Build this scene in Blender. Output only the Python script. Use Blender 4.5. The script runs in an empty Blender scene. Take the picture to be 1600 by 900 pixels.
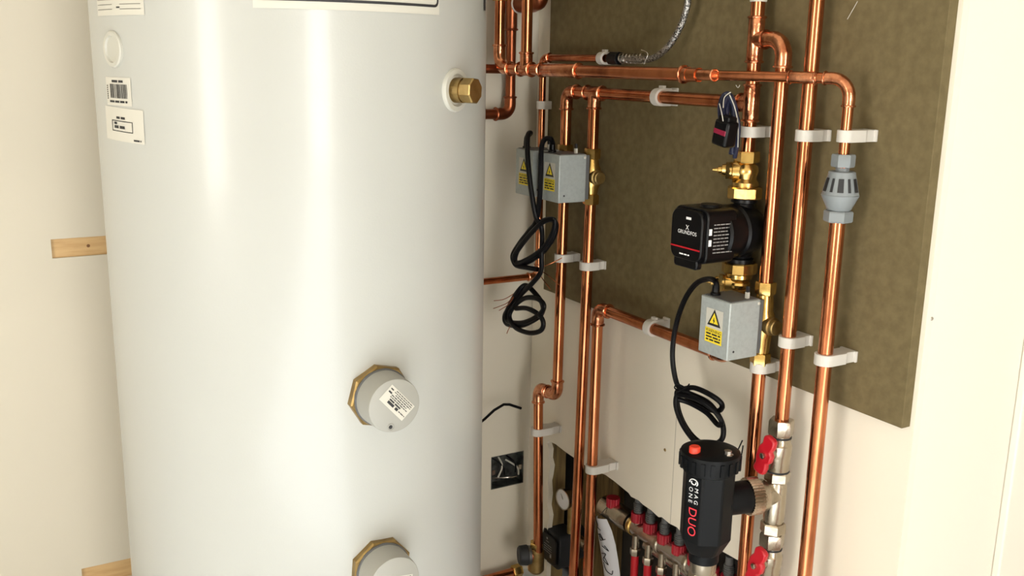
import bpy, math, random
from math import sin, cos, pi, radians
from mathutils import Vector, Matrix
random.seed(7)
SC = bpy.context.scene
COL = SC.collection

# ------------------------------------------------------------------ camera
CAM = Vector((-1.17, -1.916, 1.24))
FPX = 1535.33
PITCH, ROLL, YAW = radians(13.034), radians(-1.0127), radians(30.1627)
FW = Vector((sin(YAW)*cos(PITCH), cos(YAW)*cos(PITCH), -sin(PITCH)))
_rt = Vector((cos(YAW), -sin(YAW), 0))
_dn = FW.cross(_rt)
RT = _rt*cos(ROLL) + _dn*sin(ROLL)
DN = -_rt*sin(ROLL) + _dn*cos(ROLL)
cd = bpy.data.cameras.new('camera')
cd.sensor_fit = 'HORIZONTAL'; cd.sensor_width = 36
cd.lens = 36*FPX/1600
cd.clip_start = 0.02; cd.clip_end = 60
cam = bpy.data.objects.new('camera', cd)
cam.matrix_world = Matrix(((RT.x, -DN.x, -FW.x, CAM.x), (RT.y, -DN.y, -FW.y, CAM.y), (RT.z, -DN.z, -FW.z, CAM.z), (0, 0, 0, 1)))
COL.objects.link(cam); SC.camera = cam

# ------------------------------------------------------------------ light
w = bpy.data.worlds.new('World'); SC.world = w; w.use_nodes = True
bg = w.node_tree.nodes['Background']
bg.inputs[0].default_value = (0.80, 0.90, 1.0, 1); bg.inputs[1].default_value = 1.2
SC.view_settings.view_transform = 'Standard'
SC.view_settings.look = 'None'
SC.view_settings.gamma = 1.0
SC.view_settings.use_curve_mapping = False
SC.view_settings.exposure = 0.12

ROOM_L, ROOM_R, ROOM_F, CEIL = -4.2, 2.2, -5.2, 2.5
NIB_Y = -1.0575
# window openings (daylight): one tall door on the left wall, one in the wall behind the camera
WIN_L = (-2.75, -1.75, 0.05, 2.15)      # y0 y1 z0 z1 on x = ROOM_L
WIN_F = (-1.75, -0.75, 0.05, 2.15)        # x0 x1 z0 z1 on y = ROOM_F
def area(name, loc, rot, sx, sy, e, col):
    l = bpy.data.lights.new(name, 'AREA'); l.shape = 'RECTANGLE'; l.size = sx; l.size_y = sy
    l.energy = e; l.color = col
    o = bpy.data.objects.new(name, l); o.location = loc; o.rotation_euler = rot; COL.objects.link(o)
    return o
area('window_daylight', (ROOM_L-0.12, (WIN_L[0]+WIN_L[1])/2, (WIN_L[2]+WIN_L[3])/2), (radians(90), 0, radians(-90)), 1.0, 2.1, 74, (1.0, 0.95, 0.86))
area('window_daylight', ((WIN_F[0]+WIN_F[1])/2, ROOM_F-0.12, (WIN_F[2]+WIN_F[3])/2), (radians(90), 0, 0), 1.0, 2.1, 92, (1.0, 0.96, 0.90))
# low sun falling through the window behind the camera on to the floor
sl = bpy.data.lights.new('sun', 'SUN'); sl.energy = 30.0; sl.angle = radians(.6); sl.color = (.94, .98, 1.0)
so_ = bpy.data.objects.new('sun', sl); COL.objects.link(so_)
so_.rotation_euler = Vector((.04, 1.0, -.52)).to_track_quat('-Z', 'Y').to_euler()

# ------------------------------------------------------------------ geometry from the photograph
def ray(px, py): return FW + RT*((px-800)/FPX) + DN*((py-450)/FPX)
def P(px, py, s=.055):
    d = ray(px, py); return CAM + d*((-s-CAM.x)/d.x)
def Q(px, py, t=0.):
    d = ray(px, py); return CAM + d*((-t-CAM.y)/d.y)
CYL_C = Vector((-0.709, -0.4886, 0)); CYL_R = .275
def zat(x, y, py):
    """height at which the upright line through (x, y) meets picture row py"""
    k = (py-450)/FPX; b = Vector((x-CAM.x, y-CAM.y, -CAM.z))
    return (k*b.dot(FW)-b.dot(DN))/(DN.z-k*FW.z)
def CY(px, py):
    d = ray(px, py); o = CAM - CYL_C
    a = d.x**2+d.y**2; b = 2*(o.x*d.x+o.y*d.y); c = o.x**2+o.y**2-CYL_R**2
    t = (-b-math.sqrt(max(0, b*b-4*a*c)))/(2*a); q = CAM+d*t
    return math.atan2(q.y-CYL_C.y, q.x-CYL_C.x), q.z

# ------------------------------------------------------------------ materials
MATS = {}
def mat(name, col, rough=.5, metal=0., noise=None, bump=None, coat=0., spec=.5, emit=None, alpha=None):
    """noise = (scale, colour2, lo, hi[, stretch]); bump = (scale, strength)"""
    if name in MATS: return MATS[name]
    m = bpy.data.materials.new(name); m.use_nodes = True
    nt = m.node_tree; b = nt.nodes['Principled BSDF']
    b.inputs['Base Color'].default_value = (*col, 1)
    b.inputs['Roughness'].default_value = rough
    b.inputs['Metallic'].default_value = metal
    b.inputs['Specular IOR Level'].default_value = spec
    b.inputs['Coat Weight'].default_value = coat
    b.inputs['Coat Roughness'].default_value = .17
    if noise or bump:
        tc = nt.nodes.new('ShaderNodeTexCoord')
    if noise:
        mp = nt.nodes.new('ShaderNodeMapping'); nt.links.new(tc.outputs['Object'], mp.inputs[0])
        if len(noise) > 4: mp.inputs['Scale'].default_value = noise[4]
        n = nt.nodes.new('ShaderNodeTexNoise'); n.inputs['Scale'].default_value = noise[0]; n.inputs['Detail'].default_value = 6
        nt.links.new(mp.outputs[0], n.inputs['Vector'])
        r = nt.nodes.new('ShaderNodeValToRGB')
        r.color_ramp.elements[0].position = noise[2]; r.color_ramp.elements[0].color = (*col, 1)
        r.color_ramp.elements[1].position = noise[3]; r.color_ramp.elements[1].color = (*noise[1], 1)
        nt.links.new(n.outputs['Fac'], r.inputs[0]); nt.links.new(r.outputs[0], b.inputs['Base Color'])
    if bump:
        n2 = nt.nodes.new('ShaderNodeTexNoise'); n2.inputs['Scale'].default_value = bump[0]; n2.inputs['Detail'].default_value = 4
        nt.links.new(tc.outputs['Object'], n2.inputs['Vector'])
        bp = nt.nodes.new('ShaderNodeBump'); bp.inputs['Strength'].default_value = bump[1]; bp.inputs['Distance'].default_value = .002
        nt.links.new(n2.outputs['Fac'], bp.inputs['Height']); nt.links.new(bp.outputs[0], b.inputs['Normal'])
    MATS[name] = m; return m
mat('plaster', (.575, .53, .435), .85, noise=(2.2, (.54, .50, .41), .35, .7), bump=(40, .08), spec=.2)  # same plasterboard as the side wall; weaker light put into a darker colour
mat('plaster_lit', (.80, .735, .615), .85, noise=(2.6, (.76, .70, .585), .35, .7), bump=(45, .08), spec=.2)  # lighter copy of the rear plasterboard, brighter light put into its colour
mat('paint', (.74, .70, .615), .7, spec=.3)
mat('ceiling', (.78, .72, .61), .9)
mat('room_wall', (.78, .745, .66), .9)
mat('floor', (.74, .76, .78), .7, noise=(5, (.66, .68, .70), .4, .7))
mat('mdf', (.158, .122, .058), .75, noise=(60, (.125, .096, .044), .35, .65), bump=(300, .12), spec=.25)
mat('mdf_edge', (.185, .150, .080), .8, noise=(90, (.14, .11, .055), .35, .65), spec=.2)
mat('wood', (.55, .36, .165), .65, noise=(9, (.42, .25, .095), .45, .75, (1.5, 1, 14)))
mat('knot', (.16, .07, .02), .7)
mat('stud', (.22, .145, .05), .75, noise=(9, (.10, .065, .022), .4, .7, (12, 12, 1)))
mat('cavity', (.035, .03, .025), .9)  # near-black colour stands in for the shade inside the wall
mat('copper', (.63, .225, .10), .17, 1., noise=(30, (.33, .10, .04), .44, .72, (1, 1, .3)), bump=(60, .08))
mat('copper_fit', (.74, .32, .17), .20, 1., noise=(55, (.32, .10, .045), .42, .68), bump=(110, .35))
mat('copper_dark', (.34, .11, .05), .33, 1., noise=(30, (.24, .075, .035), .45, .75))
mat('brass', (.68, .45, .15), .24, 1., noise=(60, (.44, .27, .075), .5, .8), bump=(80, .08))
mat('brass_dull', (.36, .25, .10), .42, 1., noise=(60, (.22, .14, .05), .4, .8), bump=(120, .2))
mat('nickel', (.50, .44, .35), .27, 1., noise=(40, (.36, .31, .24), .45, .75), bump=(120, .25))
mat('steel', (.60, .56, .52), .26, 1., noise=(30, (.36, .33, .30), .5, .8))
mat('galv', (.15, .16, .15), .42, .8, noise=(40, (.05, .05, .05), .4, .65), bump=(50, .4))
mat('braid', (.62, .61, .59), .32, 1., noise=(360, (.07, .07, .07), .44, .58), bump=(360, 1.))
mat('black', (.003, .003, .0035), .33, spec=.22)
mat('black_matt', (.014, .015, .017), .6, spec=.35)
mat('filter_black', (.003, .0036, .0045), .45, spec=.16)
mat('cable', (.003, .003, .004), .42, spec=.16)
mat('navy', (.006, .010, .034), .42)
mat('grey_metal', (.36, .39, .38), .45, .15, noise=(160, (.32, .345, .335), .4, .7), coat=.15)
mat('grey_dark', (.10, .10, .10), .6)
mat('grey_plastic', (.20, .22, .23), .42)
mat('clip', (.56, .53, .48), .45)
mat('shell', (.40, .402, .374), .42, coat=.42, bump=(420, .06))
mat('white_plastic', (.45, .44, .385), .45)
mat('beige_plastic', (.295, .29, .26), .5)
mat('paper', (.52, .50, .435), .6)
mat('paper_cool', (.62, .63, .66), .6)
mat('ink', (.015, .015, .017), .6)
mat('ink_soft', (.16, .15, .13), .6)
mat('print_grey', (.30, .29, .28), .6)
mat('yellow', (.80, .62, .03), .5)
mat('red', (.46, .008, .018), .32, coat=.2)
mat('red_bright', (.85, .06, .03), .4)
mat('red_pipe', (.50, .010, .018), .4)
mat('red_print', (.80, .04, .06), .5)
mat('white_print', (.80, .80, .80), .5)
mat('dial', (.72, .72, .72), .3)
mat('plug_red', (.22, .008, .035), .35)
mat('red_dark', (.36, .010, .022), .38)
mat('joint_grey', (.42, .38, .31), .9)
mat('glass', (.8, .9, .95), .05)

# ------------------------------------------------------------------ mesh helpers
def frame(d):
    d = d.normalized(); u = Vector((0, 0, 1)) if abs(d.z) < .9 else Vector((0, 1, 0))
    a = u.cross(d).normalized(); return a, d.cross(a), d
class MB:
    def __init__(s): s.v = []; s.f = []
    def add(s, vs, fs, M=None):
        n = len(s.v)
        s.v += [(M @ Vector(v)) if M else Vector(v) for v in vs]
        s.f += [[i+n for i in f] for f in fs]; return s
    def box(s, lo, hi, M=None):
        x0, y0, z0 = lo; x1, y1, z1 = hi
        return s.add([(x0,y0,z0),(x1,y0,z0),(x1,y1,z0),(x0,y1,z0),(x0,y0,z1),(x1,y0,z1),(x1,y1,z1),(x0,y1,z1)],
              [(3,2,1,0),(4,5,6,7),(0,1,5,4),(1,2,6,5),(2,3,7,6),(3,0,4,7)], M)
    def tube(s, pts, r, n=14, cap=True):
        pts = [Vector(p) for p in pts]
        rs = r if isinstance(r, (list, tuple)) else [r]*len(pts)
        T = []
        for i in range(len(pts)):
            a = pts[max(i-1, 0)]; b = pts[min(i+1, len(pts)-1)]
            t = b-a
            T.append(t.normalized() if t.length > 1e-9 else (T[-1] if T else Vector((0,0,1))))
        u, v, _ = frame(T[0]); vs = []; fs = []
        for i, p in enumerate(pts):
            if i:
                u = (u - T[i]*u.dot(T[i])).normalized()
            v = T[i].cross(u)
            for k in range(n):
                a = 2*pi*k/n; vs.append(p+(u*cos(a)+v*sin(a))*rs[i])
        for i in range(len(pts)-1):
            for k in range(n):
                fs.append((i*n+k, i*n+(k+1) % n, (i+1)*n+(k+1) % n, (i+1)*n+k))
        if cap: fs.append(tuple(reversed(range(n)))); fs.append(tuple(range((len(pts)-1)*n, len(pts)*n)))
        return s.add(vs, fs)
    def lathe(s, o, d, prof, n=24, phase=0., ref=None):
        """prof: list of (h along d, radius)"""
        o = Vector(o); a, b, d = frame(Vector(d))
        if ref is not None:
            a = (Vector(ref)-d*Vector(ref).dot(d)).normalized(); b = d.cross(a)
        vs = []; fs = []
        for h, r in prof:
            for k in range(n):
                t = 2*pi*k/n+phase; vs.append(o+d*h+(a*cos(t)+b*sin(t))*r)
        for i in range(len(prof)-1):
            for k in range(n):
                fs.append((i*n+k, i*n+(k+1) % n, (i+1)*n+(k+1) % n, (i+1)*n+k))
        fs.append(tuple(reversed(range(n)))); fs.append(tuple(range((len(prof)-1)*n, len(prof)*n)))
        return s.add(vs, fs)
    def hexnut(s, o, d, h, r, phase=0.):
        return s.lathe(o, d, [(0, r*.93), (h*.12, r), (h*.88, r), (h, r*.93)], 6, phase)
    def ring(s, c, d, R, r, n=20, m=8):
        a, b, d = frame(Vector(d)); c = Vector(c); vs = []; fs = []
        for i in range(n):
            t = 2*pi*i/n; e = a*cos(t)+b*sin(t)
            for k in range(m):
                q = 2*pi*k/m; vs.append(c+e*(R+r*cos(q))+d*(r*sin(q)))
        for i in range(n):
            for k in range(m):
                fs.append((i*m+k, ((i+1) % n)*m+k, ((i+1) % n)*m+(k+1) % m, i*m+(k+1) % m))
        return s.add(vs, fs)
    def prism(s, poly, o, u, v, wv):
        """polygon of 2D points in (u,v) at o, extruded by vector wv"""
        o, u, v, wv = Vector(o), Vector(u), Vector(v), Vector(wv); n = len(poly)
        vs = [o+u*a+v*b for a, b in poly]+[o+u*a+v*b+wv for a, b in poly]
        fs = [tuple(reversed(range(n))), tuple(range(n, 2*n))]
        for i in range(n): fs.append((i, (i+1) % n, n+(i+1) % n, n+i))
        return s.add(vs, fs)
    def grid(s, fn, us, vs_):
        nu, nv = len(us), len(vs_)
        vs = [fn(a, b) for a in us for b in vs_]
        fs = [(i*nv+k, (i+1)*nv+k, (i+1)*nv+k+1, i*nv+k+1) for i in range(nu-1) for k in range(nv-1)]
        return s.add(vs, fs)
    def build(s, name, m, parent=None, bevel=0, sharp=32):
        me = bpy.data.meshes.new(name)
        off = parent_loc(parent)
        me.from_pydata([tuple(v-off) for v in s.v], [], s.f)
        me.validate()
        import bmesh
        bm = bmesh.new(); bm.from_mesh(me); bmesh.ops.recalc_face_normals(bm, faces=bm.faces); bm.to_mesh(me); bm.free()
        for p in me.polygons: p.use_smooth = True
        me.set_sharp_from_angle(angle=radians(sharp))
        me.materials.append(MATS[m])
        o = bpy.data.objects.new(name, me); COL.objects.link(o)
        if parent: o.parent = parent
        if bevel:
            b = o.modifiers.new('bevel', 'BEVEL'); b.width = bevel; b.segments = 2; b.limit_method = 'ANGLE'
        return o
def parent_loc(p):
    v = Vector((0, 0, 0))
    while p is not None: v += p.location; p = p.parent
    return v
def tag(o, label, cat, group=None):
    o['label'] = label; o['category'] = cat
    if group: o['group'] = group
    return o
def thing(name, label, cat, loc, group=None):
    o = bpy.data.objects.new(name, None); o.empty_display_size = .05
    o.location = loc; COL.objects.link(o); return tag(o, label, cat, group)
def struct(o, label, cat):
    o['kind'] = 'structure'; return tag(o, label, cat)
def spline(pts, n=8, closed=False):
    pts = [Vector(p) for p in pts]; out = []
    for i in range(len(pts)-1):
        p0 = pts[max(i-1, 0)]; p1 = pts[i]; p2 = pts[i+1]; p3 = pts[min(i+2, len(pts)-1)]
        for k in range(n):
            t = k/n
            out.append(.5*((2*p1)+(p2-p0)*t+(2*p0-5*p1+4*p2-p3)*t*t+(-p0+3*p1-3*p2+p3)*t**3))
    out.append(pts[-1]); return out
def text_tris(txt, size, align='CENTER'):
    c = bpy.data.curves.new('glyphs', 'FONT'); c.body = txt; c.size = size; c.align_x = align; c.align_y = 'CENTER'
    c.resolution_u = 3
    o = bpy.data.objects.new('glyphs', c); COL.objects.link(o)
    bpy.context.view_layer.update()
    dg = bpy.context.evaluated_depsgraph_get()
    me = bpy.data.meshes.new_from_object(o.evaluated_get(dg))
    vs = [tuple(v.co) for v in me.vertices]; fs = [tuple(p.vertices) for p in me.polygons]
    bpy.data.objects.remove(o); bpy.data.meshes.remove(me); bpy.data.curves.remove(c)
    return vs, fs
def flat_text(mb, txt, size, o, u, v, nrm, lift=.0006, bold=0):
    vs, fs = text_tris(txt, size)
    mb.add([Vector(o)+Vector(u)*a+Vector(v)*b+Vector(nrm)*lift for a, b, _ in vs], fs); return mb
def dashes(rng, x0, x1, y, h, full=1.):
    """a row of word-length bars standing for print too small to read"""
    out = []; x = x0; end = x0+(x1-x0)*full
    while x < end:
        l = rng.uniform(2.2, 5.5)*h; e = min(x+l, end)
        out.append((x, e, y-h/2, y+h/2)); x = e+h*.8
    return out
def quad(mb, fn, x0, x1, y0, y1, n=1):
    us = [x0+(x1-x0)*i/n for i in range(n+1)]
    mb.grid(fn, us, [y0, y1])

# ================================================================== the setting
def wall_cells(mb, mp, a0, a1, b0, b1, holes):
    """boxes around rectangular holes; mp(a,b) -> (lo,hi) corner builder"""
    A = sorted({a0, a1, *[h[0] for h in holes], *[h[1] for h in holes]})
    B = sorted({b0, b1, *[h[2] for h in holes], *[h[3] for h in holes]})
    for i in range(len(A)-1):
        for k in range(len(B)-1):
            ca, cb = (A[i]+A[i+1])/2, (B[k]+B[k+1])/2
            if any(h[0] < ca < h[1] and h[2] < cb < h[3] for h in holes): continue
            mp(A[i], A[i+1], B[k], B[k+1])
BAT = [(-1.0157, -0.62, .878, .913), (-1.0138, -0.62, .2235, .2625)]
BOX = (-0.1045, -0.0168, .235, .3165)
mb = MB()
wall_cells(mb, lambda a, b, c, d: mb.box((a, 0, c), (b, .0125, d)), ROOM_L, .0125, 0, CEIL, BAT+[BOX])
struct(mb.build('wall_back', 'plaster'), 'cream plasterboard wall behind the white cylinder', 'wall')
mb = MB().box((ROOM_L, .06, 0), (.3, .10, CEIL))  # unseen backing, added to block light behind the rear wall
struct(mb.build('wall_back_blocker', 'cavity'), 'added dark backing that blocks light behind the rear plasterboard', 'wall')
# right wall: plasterboard with a ragged notch broken out above the floor
yl = NIB_Y
notch_px = [(1176, 903), (1156, 877), (1140, 868), (1124, 859), (1108, 851), (1092, 845), (1077, 838), (1062, 829), (1058, 824), (1046, 818), (1034, 808), (1029, 808), (1017, 797), (1004, 788),
            (998, 782), (986, 776), (982, 770), (972, 762), (960, 752), (946, 742), (930, 736), (914, 727), (898, 716), (882, 705), (868, 694), (857, 689), (855, 692), (858, 702), (857, 716), (860, 728), (858, 742), (856, 752), (857, 772), (855, 790), (858, 806), (856, 822), (855, 850)]
npts = [P(x, y, 0) for x, y in notch_px]
poly = [(-.0, 0), (-.0, CEIL), (yl, CEIL), (yl, 0), (npts[0].y-.02, 0)]+[(p.y, p.z) for p in npts]+[(npts[-1].y, 0)]
mb = MB().prism(poly, (0, 0, 0), (0, 1, 0), (0, 0, 1), (.0125, 0, 0))
struct(mb.build('wall_right', 'plaster_lit'), 'cream plasterboard side wall with a ragged notch over the manifold', 'wall')
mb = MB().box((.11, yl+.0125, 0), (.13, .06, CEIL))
struct(mb.build('wall_cavity', 'cavity'), 'back of the open wall cavity, coloured near-black for its shade', 'wall')
# return of the side wall, towards the room on the right
mb = MB().box((0.0126, yl, 0), (ROOM_R, yl+.0125, CEIL))
struct(mb.build('wall_return', 'paint'), 'bright plastered end of the side wall', 'wall')
mb = MB().box((.2335, yl-.014, 0), (.2335+.07, yl-.0002, 2.1))
struct(mb.build('trim_1', 'paint', bevel=.003), 'white painted door architrave at the right edge', 'trim')
mb = MB()
wall_cells(mb, lambda a, b, c, d: mb.box((ROOM_L-.08, a, c), (ROOM_L, b, d)), ROOM_F, .0, 0, CEIL, [WIN_L])
struct(mb.build('wall_left', 'room_wall'), 'pale wall with a tall window, left of the camera', 'wall')
mb = MB()
wall_cells(mb, lambda a, b, c, d: mb.box((a, ROOM_F-.08, c), (b, ROOM_F, d)), ROOM_L, ROOM_R, 0, CEIL, [WIN_F])
struct(mb.build('wall_front', 'room_wall'), 'pale wall with a tall window, behind the camera', 'wall')
mb = MB().box((ROOM_R, ROOM_F, 0), (ROOM_R+.08, yl, CEIL))
struct(mb.build('wall_far_right', 'room_wall'), 'pale wall closing the room on the right', 'wall')
mb = MB().box((ROOM_L, ROOM_F, -.08), (ROOM_R, .11, 0))
struct(mb.build('floor', 'floor'), 'pale grey screed floor', 'floor')
mb = MB().box((ROOM_L, ROOM_F, CEIL), (ROOM_R, .11, CEIL+.08))
struct(mb.build('ceiling', 'ceiling'), 'pale plaster ceiling', 'ceiling')
def window(n, mp):
    f = MB(); g = .05
    for lo, hi in (((0, 0), (g, 1)), ((1-g, 0), (1, 1)), ((0, 0), (1, .025)), ((0, .975), (1, 1))): mp(f, lo, hi)
    o = f.build('window_%d' % n, 'paint'); struct(o, 'white frame of the tall window number %d' % n, 'window'); return o
window(1, lambda m, lo, hi: m.box((ROOM_L-.06, WIN_L[0]+(WIN_L[1]-WIN_L[0])*lo[0], WIN_L[2]+(WIN_L[3]-WIN_L[2])*lo[1]), (ROOM_L-.02, WIN_L[0]+(WIN_L[1]-WIN_L[0])*hi[0], WIN_L[2]+(WIN_L[3]-WIN_L[2])*hi[1])))['label'] = 'white frame of the tall window in the left wall'
window(2, lambda m, lo, hi: m.box((WIN_F[0]+(WIN_F[1]-WIN_F[0])*lo[0], ROOM_F-.06, WIN_F[2]+(WIN_F[3]-WIN_F[2])*lo[1]), (WIN_F[0]+(WIN_F[1]-WIN_F[0])*hi[0], ROOM_F-.02, WIN_F[2]+(WIN_F[3]-WIN_F[2])*hi[1])))['label'] = 'white frame of the tall window behind the camera'

# timber noggins showing in slots of the rear wall
for i, b in enumerate(BAT):
    t = thing('timber_noggin', ['short pine noggin with a knot, in the upper slot left of the cylinder', 'short pine noggin in the lower slot by the bottom edge'][i], 'timber', (b[0], .03, b[2]), 'pine noggins in wall slots')
    MB().box((b[0]-.02, .004, b[2]-.004), (b[1]+.02, .045, b[3]+.004)).build('batten', 'wood', t)
    if i == 0:
        k = Q(138, 384, -.004)
        MB().lathe(k+Vector((0, .0006, 0)), (0, -1, 0), [(0, .0032), (.0008, .0030)], 14).build('knot', 'knot', t)
# studs in the notch
for i, (x0, x1, y0, y1, lab) in enumerate([(.0126, .050, -.088, -.073, 'timber stud at the left edge of the wall notch'), (.092, .109, -.245, -.10, 'brown timber board behind the gauge in the wall notch')]):
    tag(MB().box((x0, y0, 0), (x1, y1, .75)).build('timber_stud', 'stud', bevel=.001), lab, 'timber')

# pipe mounting board
b0 = P(849, 453, .018); b1 = P(1409, 668, .018)
t = thing('mounting_board', 'large dark olive brown board on the side wall carrying the copper pipes', 'board', (0, b1.y, b1.z))
mb = MB().box((-.018, b1.y, (b0.z+b1.z)/2), (-.0002, -.0757, 2.05))
mb.build('board_panel', 'mdf', t, bevel=.0008)
# white scratch on the board
a = P(1324, 30, .0185); b = P(1340, 2, .0185)
MB().tube([a, b], .0004, 6).build('scratch', 'clip', t)

# ================================================================== hot water cylinder
cyl = thing('hot_water_cylinder', 'tall white hot water cylinder standing left of the copper pipework', 'water cylinder', CYL_C)
prof = [(0.0, CYL_R-.02), (.02, CYL_R), (1.78, CYL_R), (1.80, CYL_R-.006), (1.83, CYL_R-.05), (1.845, 0.02)]
MB().lathe(CYL_C, (0, 0, 1), prof, 128).build('shell', 'shell', cyl, sharp=50)
def on_cyl(a, z, lift=.0): return Vector((CYL_C.x+cos(a)*(CYL_R+lift), CYL_C.y+sin(a)*(CYL_R+lift), z))
class Sticker:
    """flat print wrapped on the shell: local (u,v) in metres, u to the right as seen from outside"""
    def __init__(s, px, py):
        s.a, s.z = CY(px, py); s.tilt = 0.
    def fn(s, lift): return lambda u, v: on_cyl(s.a+(u*cos(s.tilt)-v*sin(s.tilt))/CYL_R, s.z+u*sin(s.tilt)+v*cos(s.tilt), lift)
    def span(s, x0, y0, x1, y1):
        a0, z0 = CY(x0, (y0+y1)/2); a1, z1 = CY(x1, (y0+y1)/2)
        _, zt = CY((x0+x1)/2, y0); _, zb = CY((x0+x1)/2, y1)
        return (a1-a0)*CYL_R, zt-zb
rng = random.Random(3)
# rating sticker, top left
st = Sticker(181, 0); wd, hh = st.span(148, -24, 215, 24)
m = MB(); quad(m, st.fn(.0006), -wd/2, wd/2, -hh/2, hh/2, 8); lab = m.build('rating_sticker', 'paper', cyl); lab['label'] = 'cream form sticker with ruled lines'
m = MB()
for v in (-.30, -.14, .02, .18, .34):
    for u0, u1 in ((-.47, -.08), (.08, .45)): quad(m, st.fn(.0010), u0*wd, u1*wd, v*hh-.0004, v*hh+.0004, 3)
m.build('ruled_line', 'ink_soft', lab)
m = MB()
for u0, u1, v in ((-.45, -.33, .12), (.0, .06, .045), (.01, .08, -.24), (.0, .1, .25), (-.45, -.3, .4)):
    for q in dashes(rng, u0*wd, u1*wd, v*hh, .0018): quad(m, st.fn(.0010), *q)
m.build('caption', 'ink', lab)['kind'] = 'stuff'
# round blanking cap
st = Sticker(178, 77); n = Vector((cos(st.a), sin(st.a), 0)); r = .0225
cap = MB().lathe(on_cyl(st.a, st.z, -.004), n, [(0, r), (.006, r), (.0075, r*.94), (.0078, r*.74), (.0052, r*.70), (.0052, .001)], 40).build('blanking_cap', 'white_plastic', cyl); cap['label'] = 'round white blanking cap'
# bar code sticker
st = Sticker(184, 143); wd, hh = st.span(166, 122, 203, 166)
m = MB(); quad(m, st.fn(.0006), -wd/2, wd/2, -hh/2, hh/2, 6); lab = m.build('barcode_sticker', 'paper', cyl)
m = MB(); u = -.30*wd
while u < .36*wd:
    bw = rng.choice([.0006, .0009, .0014]); quad(m, st.fn(.0010), u, u+bw, -.24*hh, .26*hh); u += bw+rng.choice([.0006, .0009, .0013])
for q in dashes(rng, -.2*wd, .25*wd, .36*hh, .0030): quad(m, st.fn(.0010), *q)
for q in dashes(rng, -.34*wd, .36*wd, -.36*hh, .0026): quad(m, st.fn(.0010), *q)
for k in range(7): quad(m, st.fn(.0010), -.45*wd, -.40*wd, (-.28+k*.075)*hh, (-.235+k*.075)*hh)
m.build('bars', 'ink', lab)
# installer sticker with a small boxed stamp
st = Sticker(191, 195); wd, hh = st.span(164, 169, 218, 221); st.tilt = radians(-1.5)
m = MB(); quad(m, st.fn(.0007), -wd/2, wd/2, -hh/2, hh/2, 6); lab = m.build('notice_sticker', 'paper', cyl)
m = MB(); f = st.fn(.0011)
for q in ((-.27, .27, .09, .115), (-.27, .27, -.215, -.19), (-.27, -.255, -.215, .115), (.255, .27, -.215, .115)): quad(m, f, q[0]*wd, q[1]*wd, q[2]*hh, q[3]*hh, 3)
for q in dashes(rng, -.13*wd, .10*wd, .2*hh, .0030): quad(m, f, *q)
for q in dashes(rng, .28*wd, .44*wd, -.42*hh, .0022): quad(m, f, *q)
for q in dashes(rng, -.2*wd, .08*wd, -.08*hh, .0036): quad(m, f, *q)
for q in dashes(rng, -.2*wd, -.12*wd, .03*hh, .0030): quad(m, f, *q)
m.build('stamp_print', 'ink', lab)
# big front sticker: only its lower edge with the printed frame is in view
aR, zR = CY(683, 10); aL, _ = CY(395, 0); zb = zR
m = MB(); N = 30
for i in range(1):
    us = [aL+(aR+.012-aL)*k/N for k in range(N+1)]
    m.grid(lambda a, v: on_cyl(a, v, .0006), us, [zb-.0105, zb+.32])
lab = m.build('front_sticker', 'paper', cyl); lab['label'] = 'large white sticker with a black printed frame'
m = MB(); t_ = .0032; rr = .006
path = [(aL+.02+k*(aR-rr/CYL_R-aL-.02)/24, zb) for k in range(25)]
path += [(aR-rr/CYL_R+rr*sin(q)/CYL_R, zb+rr-rr*cos(q)) for q in [pi/2*k/5 for k in range(1, 6)]] + [(aR, zb+.31)]
path += [(aL+.02, zb+.31), (aL+.02, zb)]
vs = []; fs = []
for i, (a, z) in enumerate(path):
    p0 = path[max(i-1, 0)]; p1 = path[min(i+1, len(path)-1)]
    du, dv = (p1[0]-p0[0])*CYL_R, p1[1]-p0[1]; L = math.hypot(du, dv) or 1; nu, nv = -dv/L*t_/2, du/L*t_/2
    vs += [on_cyl(a+nu/CYL_R, z+nv, .0011), on_cyl(a-nu/CYL_R, z-nv, .0011)]
    if i and i < len(path)-1: fs.append((2*i-2, 2*i-1, 2*i+1, 2*i))
m.add(vs, fs); m.build('printed_frame', 'ink', lab)
# dark vertical badge strip on the right flank
aB, zB = CY(755, 16); m = MB(); m.grid(lambda a, v: on_cyl(a, v, .0012), [aB, aB+.02, aB+.05], [zB, zB+.2]); m.build('side_badge', 'ink', cyl)
# brass plug in a plastic collar, right
a, z = CY(711, 141); n = Vector((cos(a), sin(a), 0)); o = on_cyl(a, z, -.008)
MB().lathe(o, n, [(0, .029), (.0095, .029), (.012, .0275), (.0122, .0215), (.009, .019), (.009, .002)], 40).build('collar', 'white_plastic', cyl)
plug = MB().lathe(o, n, [(.008, .0165), (.022, .0165), (.022, .0145), (.024, .0145)], 28).build('plug', 'brass_dull', cyl)
MB().lathe(o, n, [(.0235, .0150), (.025, .0172), (.039, .0172), (.0405, .0158)], 8, .3).build('plug_head', 'brass_dull', plug)
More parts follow.
